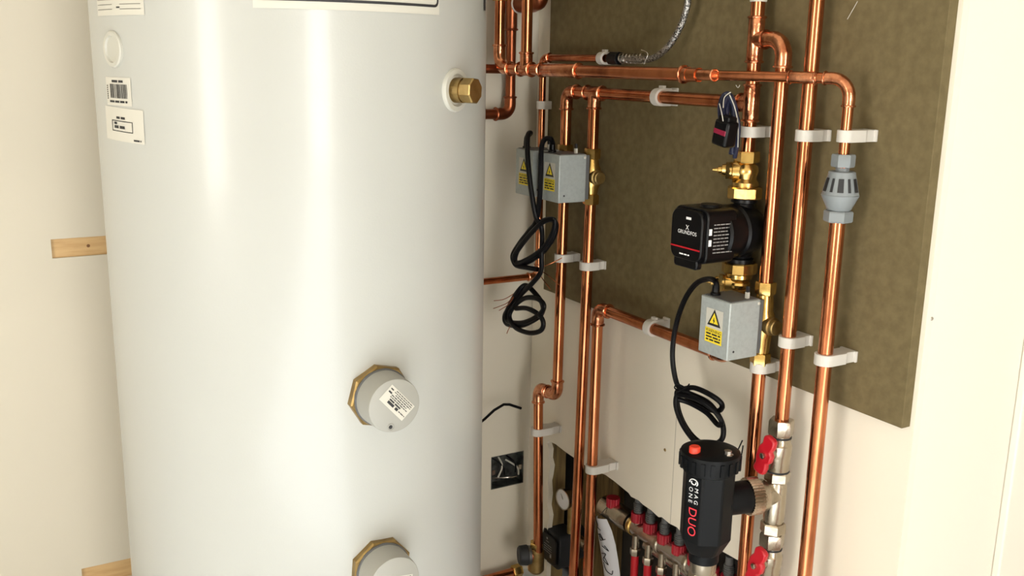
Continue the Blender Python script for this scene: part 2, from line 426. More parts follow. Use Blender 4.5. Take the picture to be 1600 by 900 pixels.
# two immersion heaters
for i, (px, py, rot) in enumerate([(592, 617, -48), (594, 885, -7)]):
    a, z = CY(px, py); n = Vector((cos(a), sin(a), 0)); u = Vector((-sin(a), cos(a), 0)); v = Vector((0, 0, 1)); o = on_cyl(a, z, -.012)
    nut = MB().lathe(o, n, [(0, .0435), (.019, .0435), (.0215, .0415)], 8, radians(8+10*i), ref=v).build('immersion_nut', 'brass_dull', cyl, sharp=25)
    MB().lathe(o, n, [(.019, .0390), (.0240, .0390)], 40).build('gap_shade', 'grey_dark', nut)  # dark ring painted in for the shaded gap between nut and cap
    cap = MB().lathe(o, n, [(.0235, .0362), (.0245, .0372), (.058, .0360), (.0605, .0354), (.0612, .034), (.0612, .001)], 56).build('immersion_cap', 'beige_plastic', cyl)
    cap['label'] = ['beige immersion heater cap, upper', 'beige immersion heater cap, lower'][i]
    fo = o+n*.0614; q = radians(rot); uu = u*cos(q)+v*sin(q); vv = v*cos(q)-u*sin(q)
    ctr = (u*.003+v*.004) if i == 0 else (u*.001+v*-.004)
    fn = lambda l: (lambda A, B: fo+ctr+uu*A+vv*B+n*l)
    m = MB(); quad(m, fn(.0003), -.0235, .0235, -.0125, .0125); lb = m.build('cap_label', 'paper', cap)
    m = MB(); f2 = fn(.0007)
    for k, (x0, x1, yy, h) in enumerate([(-.012, .021, .0105, .0010), (-.013, .0215, .0080, .0010), (-.009, .021, .0055, .0011), (-.014, .016, .0028, .0012), (-.014, .020, .0002, .0011), (-.012, .010, -.0028, .0020), (-.012, .008, -.0066, .0036), (.010, .022, -.0068, .0011), (-.021, -.016, .0085, .0016), (-.021, -.015, .0040, .0022)]):
        for qd in dashes(rng, x0, x1, yy, h): quad(m, f2, *qd)
    m.build('label_print', 'ink', lb)
    if i == 0:
        so = fo-v*.0275-u*.006
        sc = MB().ring(so, n, .0044, .0007).build('screw_recess', 'beige_plastic', cap)
        MB().lathe(so-n*.0002, n, [(0, .0026), (.0006, .0022)], 14).build('screw_head', 'ink', sc)

# ================================================================== copper pipework
RB22, RB15 = .021, .0155
def rad(r): return RB22 if r > .009 else RB15
def elbow_mesh(c, d1, d2, r, cup=.017, bead=True, rb=None):
    """fitting at corner c turning from travelling d1 to travelling d2"""
    d1, d2 = d1.normalized(), d2.normalized(); th = d1.angle(d2); rb = rb or rad(r)
    tl = rb*math.tan(th/2); R = r*1.17
    ax = d1.cross(d2).normalized(); s = c-d1*tl
    cen = s+ax.cross(d1)*rb
    m = MB(); pts = [s-d1*cup]
    for k in range(9):
        q = th*k/8; pts.append(cen+Matrix.Rotation(q, 3, ax) @ (s-cen))
    e = c+d2*tl; pts.append(e+d2*cup)
    m.tube(pts, [R]*len(pts), 18)
    if bead:
        for p, d in ((s-d1*(cup*.86), d1), (e+d2*(cup*.86), d2)):
            m.ring(p, d, R*1.02, r*.20)
    return m, tl+cup
def straight_fit(a, b, r, beads=2):
    d = (b-a); L = d.length; d = d/L; R = r*1.17
    m = MB().lathe(a, d, [(0, R*.97), (.001, R), (L-.001, R), (L, R*.97)], 18)
    for p in ([a+d*.0025, b-d*.0025] if beads == 2 else []): m.ring(p, d, R*1.02, r*.20)
    return m
def tee_mesh(c, d, br, r, half=.030, bl=.030):
    m = straight_fit(c-d*half, c+d*half, r)
    R = r*1.17; m.lathe(c, br, [(0, R), (bl-.001, R), (bl, R*.97)], 18); m.ring(c+br*(bl-.0025), br, R*1.02, r*.20)
    return m
def run(t, pts, r, matl='copper', fit='copper_fit', ends=(0, 0), elbows=True, bead=True):
    """straight pipes with an elbow at each inner corner; children of t"""
    pts = [Vector(p) for p in pts]; cut = [0]*len(pts)
    for i in range(1, len(pts)-1):
        d1 = pts[i]-pts[i-1]; d2 = pts[i+1]-pts[i]
        m, c = elbow_mesh(pts[i], d1, d2, r, cup=.017 if r > .009 else .012, bead=bead)
        m.build('elbow', fit, t); cut[i] = c
    for i in range(len(pts)-1):
        d = pts[i+1]-pts[i]; L = d.length; d = d/L
        a, b = cut[i]-.004 if cut[i] else 0, cut[i+1]-.004 if cut[i+1] else 0
        if L-a-b > .003: MB().tube([pts[i]+d*a, pts[i+1]-d*b], r, 20).build('pipe', matl, t)
Z = Vector((0, 0, 1)); XP = Vector((1, 0, 0)); YM = Vector((0, -1, 0))
R22, R15 = .011, .0075
def base(pts): return min((Vector(p) for p in pts), key=lambda p: p.z)

# relief discharge line: drops top left, crosses in front of the risers, ends above the tundish
zD = P(1000, 114, .145).z
A = P(780, 106, .145); A = Vector((-.145, A.y, zD)); Bq = P(1247, 124, .145); Bq = Vector((-.145, Bq.y, zD))
C1 = Vector((-.07, Bq.y, zD)); yT = P(1327, 150, .07).y; D1 = Vector((-.07, yT, zD)); zTun = P(1318, 241, .07).z
t = thing('discharge_pipe', 'long copper pipe crossing level in front of the risers, then down into the grey tundish', 'pipe', (-.07, yT, zTun))
yRed = P(1092, 120, .145).y
topA = A+Z*.55
m, c = elbow_mesh(A, -Z, YM, R22, rb=.032); m.build('elbow', 'copper_fit', t)
MB().tube([topA, A+Z*(c-.004)], R22, 20).build('pipe', 'copper', t)
MB().tube([A+YM*(c-.004), Vector((-.145, yRed, zD))], R22, 20).build('pipe', 'copper', t)
yT1 = P(822, 106, .145).y; T1 = Vector((-.145, yT1, zD))
tee_mesh(T1, YM, Z, R22, .024, .034).build('tee', 'copper_fit', t)
MB().tube([T1+Z*.03, T1+Z*.55], R22, 20).build('pipe', 'copper', t)
ya, yb = P(846, 107, .145).y, P(905, 110, .145).y
straight_fit(Vector((-.145, ya, zD)), Vector((-.145, yb, zD)), R22).build('coupling', 'copper_fit', t)
nz = P(775, 2, .145).z
MB().hexnut(A+Z*(nz-zD), Z, .02, .0185).build('compression_nut', 'brass', t)
q0, q1 = P(1067, 119, .145).y, P(1116, 122, .145).y
m = MB().lathe(Vector((-.145, q0, zD)), YM, [(0, R22*1.12), (.016, R22*1.05)], 18); m.ring(Vector((-.145, q0-.002, zD)), YM, R22*1.16, R22*.2)
m.lathe(Vector((-.145, q0-.016, zD)), YM, [(0, R22*1.0), (.008, R15*1.12), (q0-q1-.016, R15*1.15)], 18); m.ring(Vector((-.145, q1, zD)), YM, R15*1.15, R15*.2)
m.build('reducer', 'copper_fit', t)
S1 = Vector((-.145, yRed, zD)); dS = (D1-S1).normalized()
m, c = elbow_mesh(D1, dS, -Z, R15, .013, rb=.026); m.build('elbow', 'copper_fit', t)
MB().tube([S1, D1-dS*(c-.004)], R15, 20).build('pipe', 'copper', t)
MB().tube([D1-Z*(c-.004), Vector((-.07, yT, zTun-.02))], R15, 20).build('pipe', 'copper', t)
ca, cb = S1.lerp(D1, .615), S1.lerp(D1, .80)
straight_fit(ca, cb, R15).build('coupling', 'copper_fit', t)

# tundish and drain riser
t = thing('tundish', 'grey plastic slotted tundish on the rightmost pipe', 'tundish', P(1306, 346, .07))
tb = P(1307, 345, .07); tb.y = yT; o = Vector((-.07, yT, tb.z)); H = zTun-tb.z
MB().hexnut(o+Z*H*.78+Z*.003, Z, H*.19, .0165, .3).build('nut', 'grey_plastic', t)
MB().lathe(o, Z, [(H*.74, .0095), (H*.80, .0095)], 20).build('neck', 'grey_plastic', t)
cage = MB().lathe(o, Z, [(H*.40, .0250), (H*.405, .0258), (H*.43, .0252), (H*.68, .0196), (H*.74, .0185), (H*.75, .017)], 32).build('cage', 'grey_plastic', t)
for k in range(12):
    ang = 2*pi*k/12+.2; e = Vector((cos(ang), sin(ang), 0)); tg = Vector((-sin(ang), cos(ang), 0))
    wv = .0042 if k % 2 else .0022
    def sl(h, rr, s_): return o+Z*h+e*(rr+.0004)+tg*s_
    MB().add([sl(H*.455, .0248, -wv), sl(H*.455, .0248, wv), sl(H*.655, .0202, wv*.85), sl(H*.655, .0202, -wv*.85)], [(0, 1, 2, 3)]).build('slot', 'ink', cage)
MB().lathe(o, Z, [(H*.16, .0150), (H*.18, .0168), (H*.385, .0262), (H*.40, .0262), (H*.405, .024)], 32).build('funnel', 'grey_plastic', t)
MB().hexnut(o-Z*.001, Z, H*.17, .0205, .1).build('nut', 'grey_plastic', t)
e1 = P(1251, 900, .07)
t = thing('copper_riser', 'rightmost copper pipe dropping from the tundish to the floor', 'pipe', (-.07, yT, 0), 'copper risers on the board')
run(t, [o+Z*.005, Vector((-.07, yT, 0.001))], R22)

# plain riser feeding the nickel valve column
pA = P(1277, 0); pB = P(1222, 650); yR = (pA.y+pB.y)/2
t = thing('copper_riser', 'tall plain copper pipe running from the top edge into the nickel valve column', 'pipe', (-.055, yR, pB.z), 'copper risers on the board')
run(t, [Vector((-.055, yR, 1.95)), Vector((-.055, yR, pB.z-.015))], R22)

# pump riser with tee and swan-neck over to the bypass drop
yP = P(1178, 100).y; zTee = P(1180, 62).z; yW = P(1208, 300).y
zPv = P(1166, 236).z
t = thing('pump_riser', 'copper riser above the pump with a tee and a swan neck bend', 'pipe', (-.055, yP, zPv), 'copper risers on the board')
MB().tube([(-.055, yP, 1.95), (-.055, yP, zPv-.01)], R22, 20).build('pipe', 'copper', t)
c0 = Vector((-.055, yP, zTee))
tee_mesh(c0, Z, YM, R22, .036, .024).build('tee', 'copper_fit', t)
cW = Vector((-.055, yW, zTee)); m, c = elbow_mesh(cW, YM, -Z, R22, .017, rb=.026); m.build('elbow', 'copper_fit', t)
zV3t = P(1197, 452).z
MB().tube([cW-Z*(c-.004), (-.055, yW, zV3t-.01)], R22, 20).build('pipe', 'copper', t)
MB().lathe(Vector((-.055, yP, zat(-.055, yP, 3))), Z, [(0, .0122), (.001, .0132), (.020, .0132)], 20).build('joint_tape', 'paper', t)
zH = P(1050, 153).z
cT = Vector((-.055, yP, zH)); tee_mesh(cT, Z, Vector((0, 1, 0)), R22, .030, .026).build('tee', 'copper_fit', t)

# level header over the two zone valves on the left
y885, y925 = P(884, 200).y, P(927, 200).y
zv_t = P(927, 236).z
t = thing('header_pipe', 'copper header pipe with bend and tee feeding the two left zone valves', 'pipe', (-.055, y885, zv_t))
E1 = Vector((-.055, y885, zH)); m, c = elbow_mesh(E1, Z, YM, R22); m.build('elbow', 'copper_fit', t)
MB().tube([(-.055, y885, zv_t-.02), E1-Z*(c-.004)], R22, 20).build('pipe', 'copper', t)
T2 = Vector((-.055, y925, zH)); tee_mesh(T2, YM, -Z, R22, .028, .032).build('tee', 'copper_fit', t)
MB().tube([T2-Z*.028, (-.055, y925, zv_t-.02)], R22, 20).build('pipe', 'copper', t)
MB().tube([E1+YM*(c-.004), (-.055, yP+.022, zH)], R22, 20).build('pipe', 'copper', t)

# drops below the zone valves
zv_b = P(918, 318).z
pe = P(867, 618); zoff = pe.z; pl = P(840, 650); pl2 = P(841, 852)
t = thing('copper_drop', 'copper pipe with a double bend offset, dropping from the leftmost zone valve', 'pipe', (-.055, pl2.y, pl2.z), 'copper drops to the manifold')
run(t, [Vector((-.055, y885, zv_b+.02)), Vector((-.055, y885+.004, zoff)), Vector((-.055, pl.y, zoff)), Vector((-.055, pl2.y, pl2.z-.02))], R22)
pc = P(896, 890)
t = thing('copper_drop', 'long straight copper pipe dropping from the second zone valve past the gauge', 'pipe', (-.055, pc.y, 0), 'copper drops to the manifold')
run(t, [Vector((-.055, y925, zv_b+.02)), Vector((-.055, pc.y, 0.001))], R22)

# return from below the pump, left along the board edge, then down
y935 = P(934, 500).y; zL = P(1025, 515).z; yPb = P(1140, 540).y; zPb = P(1152, 462).z
t = thing('return_pipe', 'copper pipe leaving below the pump, sloping across the board edge and dropping to the floor', 'pipe', (-.055, y935, 0))
run(t, [Vector((-.055, yPb, zPb)), Vector((-.055, yPb, zL)), Vector((-.055, y935, zL)), Vector((-.055, P(919, 890).y, 0.001))], R22)

# drop below the right-hand zone valve
zV3b = P(1189, 566).z; pz = P(1166, 890)
t = thing('copper_drop', 'copper pipe behind the red valve levers, dropping from the right zone valve', 'pipe', (-.055, yW, 0), 'copper drops to the manifold')
run(t, [Vector((-.055, yW, zV3b+.02)), Vector((-.055, yW, 0.001))], R22)

# thin 15 mm pipe in the corner
s15 = .035; g0 = P(937, 91, s15); g1 = P(855, 91, s15); g2 = P(838, 430, s15)
zT = g0.z; yc = (P(850, 150, s15).y+g2.y)/2
t = thing('thin_pipe', 'thin copper pipe running down the corner of the two walls', 'pipe', (-s15, yc, g2.z))
pend = Vector((-.60, yc, g2.z))
run(t, [g0+YM*.02, Vector((-s15, yc, zT)), Vector((-s15, yc, g2.z)), pend], R15, bead=True)

# pipes behind the top right of the cylinder
k0 = Q(799, 40, .03); k1 = Q(791, 178, .03)
t = thing('rear_pipe', 'dark copper pipe with bends behind the top right of the cylinder', 'pipe', k1)
k1.x = k0.x
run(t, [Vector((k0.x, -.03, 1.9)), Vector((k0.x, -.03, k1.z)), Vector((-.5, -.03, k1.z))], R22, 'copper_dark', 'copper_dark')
cz = Q(798, 48, .03).z
straight_fit(Vector((k0.x, -.03, cz)), Vector((k0.x, -.03, cz+.07)), R22).build('coupling', 'copper_dark', t)
k = Q(770, 108, .12)
t = thing('stub_pipe', 'short level copper stub between the cylinder and the top left bend', 'pipe', k)
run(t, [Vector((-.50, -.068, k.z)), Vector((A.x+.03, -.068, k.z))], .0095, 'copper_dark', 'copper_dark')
# large bore fitting at the very top
k = P(822, 2, .06)
t = thing('copper_bend', 'large dark copper bend cut off by the top edge', 'pipe', k)
kk = [P(812, 6, .075), P(812, 6, .075)+Vector((.0, -.06, .0)), P(812, 6, .075)+Vector((0, -.085, .028)), P(812, 6, .075)+Vector((0, -.092, .2))]
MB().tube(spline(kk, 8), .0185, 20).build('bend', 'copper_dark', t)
MB().ring(kk[0], (0, 1, 0), .0185, .0022).build('rim', 'clip', t)

# ================================================================== pipe clips
def clip(px, py, c, r, horiz=False, label='', wall=-.018):
    """white plastic hinged clip: closed collar round the pipe on a spacer block"""
    t = thing('pipe_clip', label, 'pipe clip', (wall, c.y, c.z), 'white pipe clips')
    ax = Vector((0, 1, 0)) if horiz else Z
    side = Z if horiz else Vector((0, 1, 0))
    R = r+.0045; wd = .0085; D = wall-c.x
    outl = [(R*sin(q), -R*cos(q)) for q in [-pi/2+pi*k/10 for k in range(11)]]
    poly = [(a, b) for a, b in outl]+[(R, D*.55), (R*.8, D*.62), (R*.8, D-.0045), (R*1.02, D-.0045), (R*1.02, D), (-R*1.02, D), (-R*1.02, D-.0045), (-R*.8, D-.0045), (-R*.8, D*.62), (-R, D*.55)]
    MB().prism(poly, c-ax*wd, side, XP, ax*wd*2).build('collar', 'clip', t, bevel=.0008)
    n_ = MB().box((-.0035, -.0035, -.006), (.0035, .0035, .006), Matrix.Translation(c+side*(R+.001)+XP*(R*.4)) @ (Matrix.Rotation(0 if not horiz else pi/2, 4, 'X')))
    n_.build('latch', 'clip', t, bevel=.0006)
V_ = Vector
def at_z(y, px, py, s=.055): return V_((-s, y, P(px, py, s).z))
clip(0, 0, at_z(yT, 1325, 213, .07), R15, False, 'white clip on the thin pipe just above the tundish')
clip(0, 0, at_z(yR, 1262, 212), R22, False, 'white clip on the plain riser left of the tundish clip, top row')
clip(0, 0, at_z(yP, 1172, 206), R22, False, 'white clip on the pump riser above the brass pump valve')
clip(0, 0, V_((-.055, P(1030, 150).y, zH)), R22, True, 'white clip on the level header pipe, on bare board')
clip(0, 0, V_((-s15, P(942, 89, s15).y, zT)), R15, True, 'white clip on the thin pipe beside the braided hose')
clip(0, 0, V_((-s15, yc, P(856, 165, s15).z)), R15, False, 'white clip on the thin corner pipe above the zone valves', wall=0)
clip(0, 0, at_z(y885+.001, 876, 402), R22, False, 'white clip on the drop beside the upper cable coil')
clip(0, 0, at_z(y925+.005, 914, 414), R22, False, 'white clip below the second zone valve, lower of the close pair')
clip(0, 0, V_((-.055, P(1018, 510).y, zL)), R22, True, 'white clip on the sloping return pipe at the board edge')
clip(0, 0, at_z(yR, 1231, 533), R22, False, 'white clip on the plain riser, right of the zone valve box')
clip(0, 0, at_z(yT, 1281, 558, .07), R22, False, 'white clip on the rightmost pipe near the board bottom')
clip(0, 0, at_z(yW, 1184, 572), R22, False, 'white clip right under the zone valve box with the warning label')
clip(0, 0, at_z(pl.y-.002, 842, 675), R22, False, 'white clip on the corner drop beside the metal back box', wall=0)
clip(0, 0, at_z(P(926, 732).y, 926, 732), R22, False, 'white clip at the tip of the wall notch', wall=0)

# ================================================================== zone valves
def zone_valve(yv, zt, zb, x_n, label, cables):
    """brass two-port body on a pipe with a grey actuator box on its room side"""
    t = thing('zone_valve', label, 'zone valve', (-.055, yv, zb), 'motorised zone valves')
    c = V_((-.055, yv, 0)); zm = (zt+zb)/2; H = zt-zb
    MB().lathe(c, Z, [(zb+.018, .0115), (zb+.024, .0135), (zm-.022, .0150), (zm-.016, .0175), (zm+.016, .0175), (zm+.022, .0150), (zt-.024, .0135), (zt-.018, .0115)], 24).build('valve_body', 'brass', t)
    b = MB().lathe(c+Z*zm, YM, [(0, .015), (.022, .015), (.023, .0125), (.030, .0125), (.031, .011)], 24); b.build('side_port', 'brass_dull', t)
    for z0 in (zt-.02, zb):
        MB().hexnut(c+Z*z0, Z, .02, .0165, .2).build('compression_nut', 'brass', t, sharp=25)
    # actuator box, a little longer than the body
    x1 = -.0790; x0 = x1-.063; y0 = yv-.016; y1 = y0+.068; z0 = zm-.047; z1 = zm+.046
    box = MB().box((x0, y0, z0), (x1, y1, z1)).build('actuator_cover', 'grey_metal', t, bevel=.0018)
    MB().box((x0+.004, y0+.003, z1), (x1-.002, y1-.003, z1+.0012)).build('top_shade', 'grey_dark', box)  # dark sheet standing in for shade on the cover top
    MB().box((x1, y0+.002, z0+.004), (x1+.008, y1-.002, z1-.002)).build('base_plate', 'grey_dark', t)
    MB().lathe(V_((x0+.0125, y0-.0002, z0+.014)), YM, [(0, .0019), (.0004, .0018)], 12).build('pin_hole', 'ink', box)
    for q in ((x1-.004, y0-.0003, z1-.006),): MB().lathe(V_(q), YM, [(0, .003), (.0012, .0022)], 10).build('rivet', 'paper', box)
    lv = MB().box((x1-.020, y0+.010, z1), (x1-.016, y0+.014, z1+.020)).build('manual_lever', 'black_matt', t)
    MB().box((x1-.0205, y0+.0095, z1+.001), (x1-.0155, y0+.0145, z1+.011)).build('lever_tip', 'paper', lv)
    # warning label on the face towards the room
    yc_ = y0+.0335; u = V_((0, -1, 0)); v = Z; lo = V_((x0-.0004, yc_, zm-.002)); n = V_((-1, 0, 0))
    def F(l): return lambda a, b: lo+u*a+v*b+n*l
    m = MB(); quad(m, F(0), -.0195, .0195, -.024, .031); lb = m.build('warning_label', 'paper', t)
    m = MB(); quad(m, F(.0003), -.0195, .0195, -.024, -.0005); m.build('yellow_panel', 'yellow', lb)
    tri = lambda s, l: MB().add([F(l)(-s, .0025+.0125-s*.72), F(l)(s, .0025+.0125-s*.72), F(l)(0, .0025+.0125+s*1.05)], [(0, 1, 2)])
    tri(.0155, .0004).build('triangle_border', 'ink', lb); tri(.0100, .0007).build('triangle_fill', 'yellow', lb)
    m = MB(); m.add([F(.001)(a, b) for a, b in ((.0008, .0195), (-.0025, .0120), (-.0004, .0120), (-.0016, .0065), (.0026, .0135), (.0005, .0135))], [(0, 1, 2, 3, 4, 5)]); m.build('bolt_symbol', 'ink', lb)
    m = MB(); flat_text(m, 'WARNING', .0075, lo+v*-.0048, u, v, n, .0007)
    rg = random.Random(5)
    for yy in (-.0098, -.0148, -.0195):
        for qd in dashes(rg, -.0165, .0165, yy, .0026): quad(m, F(.0007), *qd)
    m.build('warning_text', 'ink', lb)
    gl = V_((x0+.017, y1-.014, z1)) if cables != 'mid' else V_((x0+.017, y0+.020, z1))
    return t, gl
zt2, zb2 = P(926, 232).z, P(918, 318).z
zt3, zb3 = P(1196, 440).z, P(1188, 570).z
v1, gl1 = zone_valve(y885, zt2, zb2, 0, 'grey zone valve box furthest left, half hidden behind its neighbour', 1)
v2, gl2 = zone_valve(y925, zt2, zb2, 0, 'grey zone valve box on the second copper drop, right of the close pair', 1)
v3, gl3 = zone_valve(yW, zt3, zb3, 0, 'grey zone valve box below the black pump with a black cable', 1)

# --- cables
def cable(t, pts, r=.0042, name='cable', m='cable', n=8):
    return MB().tube(spline(pts, 8), r, 10).build(name, m, t)
def PP(lst): return [P(x, y, s) for x, y, s in lst]
def gland(t, g): MB().lathe(g, Z, [(0, .0085), (.004, .0085), (.006, .0065), (.016, .0060)], 14).build('cable_gland', 'black', t)
gland(v3, gl3)
pg = [gl3+Z*.004, gl3+Z*.020]
cable(v3, pg+PP([(1108, 436, .115), (1088, 443, .11), (1070, 468, .105), (1057, 505, .10), (1051, 545, .10), (1053, 580, .10), (1062, 606, .10), (1085, 606, .10), (1112, 618, .10), (1128, 632, .09), (1122, 642, .08), (1098, 636, .08),
      (1070, 618, .085), (1058, 612, .10), (1060, 640, .10), (1072, 668, .10), (1092, 690, .10), (1115, 694, .095), (1129, 684, .09), (1128, 660, .085), (1110, 632, .085), (1085, 618, .09), (1062, 612, .105),
      (1056, 632, .11), (1066, 662, .11), (1084, 688, .11), (1098, 696, .105)]), .0046)
cable(v3, PP([(1060, 616, .112), (1090, 624, .108), (1114, 640, .10), (1127, 658, .095), (1122, 664, .09), (1104, 645, .09), (1078, 630, .095), (1060, 624, .105)]), .0044)
for k, q in enumerate([[(1060, 610, .105), (1054, 606, .115), (1058, 600, .115), (1068, 604, .108)], [(1062, 612, .112), (1072, 606, .115), (1077, 600, .115)]]):
    cable(v3, PP(q), .0012, 'cable_tie')
cable(v3, PP([(1132, 700, .09), (1148, 722, .085), (1152, 706, .085), (1160, 688, .08)]), .0011, 'bare_wire')
cable(v3, PP([(1130, 702, .09), (1150, 728, .085), (1158, 712, .085), (1161, 696, .08)]), .0011, 'bare_wire')
gland(v2, gl2); gland(v1, gl1)
cable(v2, [gl2+Z*.004, gl2+Z*.018]+PP([(860, 217, .135), (851, 218, .14), (846, 232, .15), (845, 270, .155), (843, 310, .155), (838, 345, .15), (826, 362, .15), (812, 380, .15), (801, 400, .15), (808, 414, .15), (828, 408, .145), (850, 392, .14), (866, 368, .135), (868, 348, .135), (855, 343, .14),
      (838, 352, .145), (820, 372, .15), (806, 398, .155), (808, 411, .155), (830, 402, .15), (852, 384, .145), (864, 362, .14), (866, 344, .14), (850, 346, .15), (832, 362, .155), (814, 384, .155), (803, 402, .155), (806, 414, .155), (822, 418, .15), (840, 421, .14)]), .0052)
cable(v1, [gl1+Z*.004, gl1+Z*.022]+PP([(829, 208, .12), (825, 211, .135), (824, 232, .15), (826, 265, .16), (832, 310, .16), (838, 340, .155), (845, 352, .15), (847, 372, .145), (846, 400, .145), (845, 424, .145), (834, 440, .15), (818, 456, .15), (800, 476, .15), (789, 492, .15), (792, 506, .15), (814, 509, .15), (838, 498, .145), (848, 486, .14), (846, 472, .14), (834, 456, .14), (822, 446, .145), (812, 452, .155),
      (800, 470, .155), (791, 490, .155), (794, 502, .155), (818, 504, .155), (842, 492, .15), (850, 478, .15), (840, 467, .15), (820, 466, .15), (802, 480, .155), (796, 496, .16), (806, 512, .16), (826, 520, .155), (844, 517, .15), (849, 505, .15), (842, 492, .15), (824, 482, .15), (806, 482, .155)]), .0052)
# stripped tails
for q in ([(808, 415, .15), (838, 421, .14), (856, 430, .13), (874, 446, .12)], [(838, 421, .14), (848, 436, .13), (860, 452, .125)], [(838, 420, .14), (860, 412, .12), (878, 403, .10)]):
    cable(v2, PP(q), .0010, 'bare_wire', 'copper')
for q in ([(812, 452, .155), (798, 462, .16), (786, 468, .16), (772, 470, .16)], [(808, 456, .155), (794, 472, .165), (782, 478, .165), (771, 482, .165)], [(806, 458, .155), (796, 474, .165), (785, 482, .165), (780, 485, .165)], [(797, 510, .155), (794, 516, .16), (792, 521, .16)]):
    cable(v1, PP(q), .0009, 'bare_wire', 'copper_dark')

# ================================================================== pump and its valves
zU, zLo = P(1163, 298).z, P(1155, 420).z
zc = (zU+zLo)/2; ctr = V_((-.055, yP, 0))
t = thing('pump', 'black circulator pump with a red stripe, mounted between two brass valves', 'pump', ctr+Z*zLo)
MB().lathe(ctr, Z, [(zLo+.010, .0215), (zLo+.018, .0215), (zLo+.020, .017), (zc-.035, .020), (zc-.022, .030), (zc+.022, .030), (zc+.035, .020), (zU-.020, .017), (zU-.018, .0215), (zU-.010, .0215)], 28).build('volute', 'black', t)
MB().lathe(ctr+Z*zc, (-1, 0, 0), [(-.020, .036), (-.004, .042), (.020, .044), (.024, .041), (.030, .041), (.032, .044), (.058, .044), (.062, .041)], 36).build('motor_housing', 'black', t)
def rrect(w, h, r, n=5):
    out = []
    for cx, cy, a0 in ((w/2-r, h/2-r, 0), (-w/2+r, h/2-r, 90), (-w/2+r, -h/2+r, 180), (w/2-r, -h/2+r, 270)):
        out += [(cx+r*cos(radians(a0+90*k/n)), cy+r*sin(radians(a0+90*k/n))) for k in range(n+1)]
    return out
hd = ctr+Z*zc+V_((-.105, .004, 0))
MB().prism(rrect(.080, .086, .012), hd+V_((.058, 0, 0)), (0, 1, 0), Z, (-.058, 0, 0)).build('motor_cover', 'black', t, bevel=.002)
cp = MB().prism(rrect(.074, .080, .016), hd+V_((.001, 0, 0)), (0, 1, 0), Z, (-.010, 0, 0)).build('control_panel', 'black', t, bevel=.002)
MB().prism(rrect(.056, .018, .006), hd+V_((.004, .0, -.044)), (0, 1, 0), Z, (-.012, 0, 0)).build('panel_foot', 'black', t, bevel=.002)
MB().lathe(ctr+Z*(zc+.043)+V_((-.07, 0, 0)), (0, 0, 1), [(0, .018), (.004, .016)], 18).build('cover_boss', 'black', t)
fo = hd+V_((-.0094, 0, 0)); u = V_((0, -1, 0)); n = V_((-1, 0, 0))
m = MB(); m.box((fo.x-.0008, fo.y-.035, fo.z-.0215), (fo.x, fo.y+.035, fo.z-.0192)); m.build('red_stripe', 'red', cp)
m = MB(); flat_text(m, 'GRUNDFOS', .0085, fo+Z*.004-u*-.004, u, Z, n, .0008); flat_text(m, 'X', .011, fo+Z*.012+u*.004, u, Z, n, .0008)
for qd in dashes(rng, -.012, .012, -.031, .0022): quad(m, lambda a, b: fo+u*a+Z*b+n*.0008, *qd)
for qd in dashes(rng, .0, .012, .027, .004): quad(m, lambda a, b: fo+u*a+Z*b+n*.0008, *qd)
m.build('panel_print', 'white_print', cp)
# rating plate on the side facing the room front
so = hd+V_((.030, -.0402, 0)); m = MB()
fnq = lambda a, b: so+XP*a+Z*b+YM*.0006
for k in range(9):
    for qd in dashes(rng, -.018, .022, .020-k*.0055, .0016, rng.uniform(.6, 1)): quad(m, fnq, *qd)
m.build('rating_print', 'print_grey', t)
m = MB()
for qd in ((-.0275, -.0215, .004, .014), (-.0275, -.0215, -.013, -.003)): quad(m, fnq, *qd)
m.build('code_block', 'white_print', t)
def pump_valve(zn, up, label, zend, big=True):
    t = thing('pump_valve', label, 'valve', ctr+Z*min(zn, zend), 'brass pump valves')
    d = Z if up else -Z; o = ctr+Z*zn; L = abs(zend-zn)
    MB().lathe(o, d, [(-.012, .0270), (-.010, .0285), (.005, .0285), (.007, .0260)], 10, .2).build('union_nut', 'brass', t, sharp=25)
    MB().lathe(o, d, [(.004, .0205), (.014, .0215), (.020, .0165), (L*.42, .0185), (L*.5, .0200), (L*.60, .0185), (L-.018, .0125), (L-.012, .0125)], 24).build('valve_body', 'brass', t)
    MB().hexnut(o+d*(L-.018), d, .018, .0195, .3).build('compression_nut', 'brass', t, sharp=25)
    sd = V_((-.72, .69, 0)).normalized()
    so = o+d*L*.50
    bn = MB().lathe(so, sd, [(.0, .0165), (.021, .0165), (.0225, .0140), (.026, .0140)], 20).build('bonnet', 'brass', t)
    MB().lathe(so, sd, [(.025, .0150), (.032, .0150)], 6).build('gland_nut', 'brass', bn, sharp=25)
    MB().lathe(so, sd, [(.032, .0105), (.038, .0095), (.039, .0065), (.044, .0060), (.045, .0042), (.053, .0018)], 14).build('spindle', 'brass', bn)
pump_valve(zU, True, 'brass pump valve with pointed spindle above the black pump', zPv)
pump_valve(zLo, False, 'brass pump valve under the black pump, half behind the zone valve box', zPb-.004)

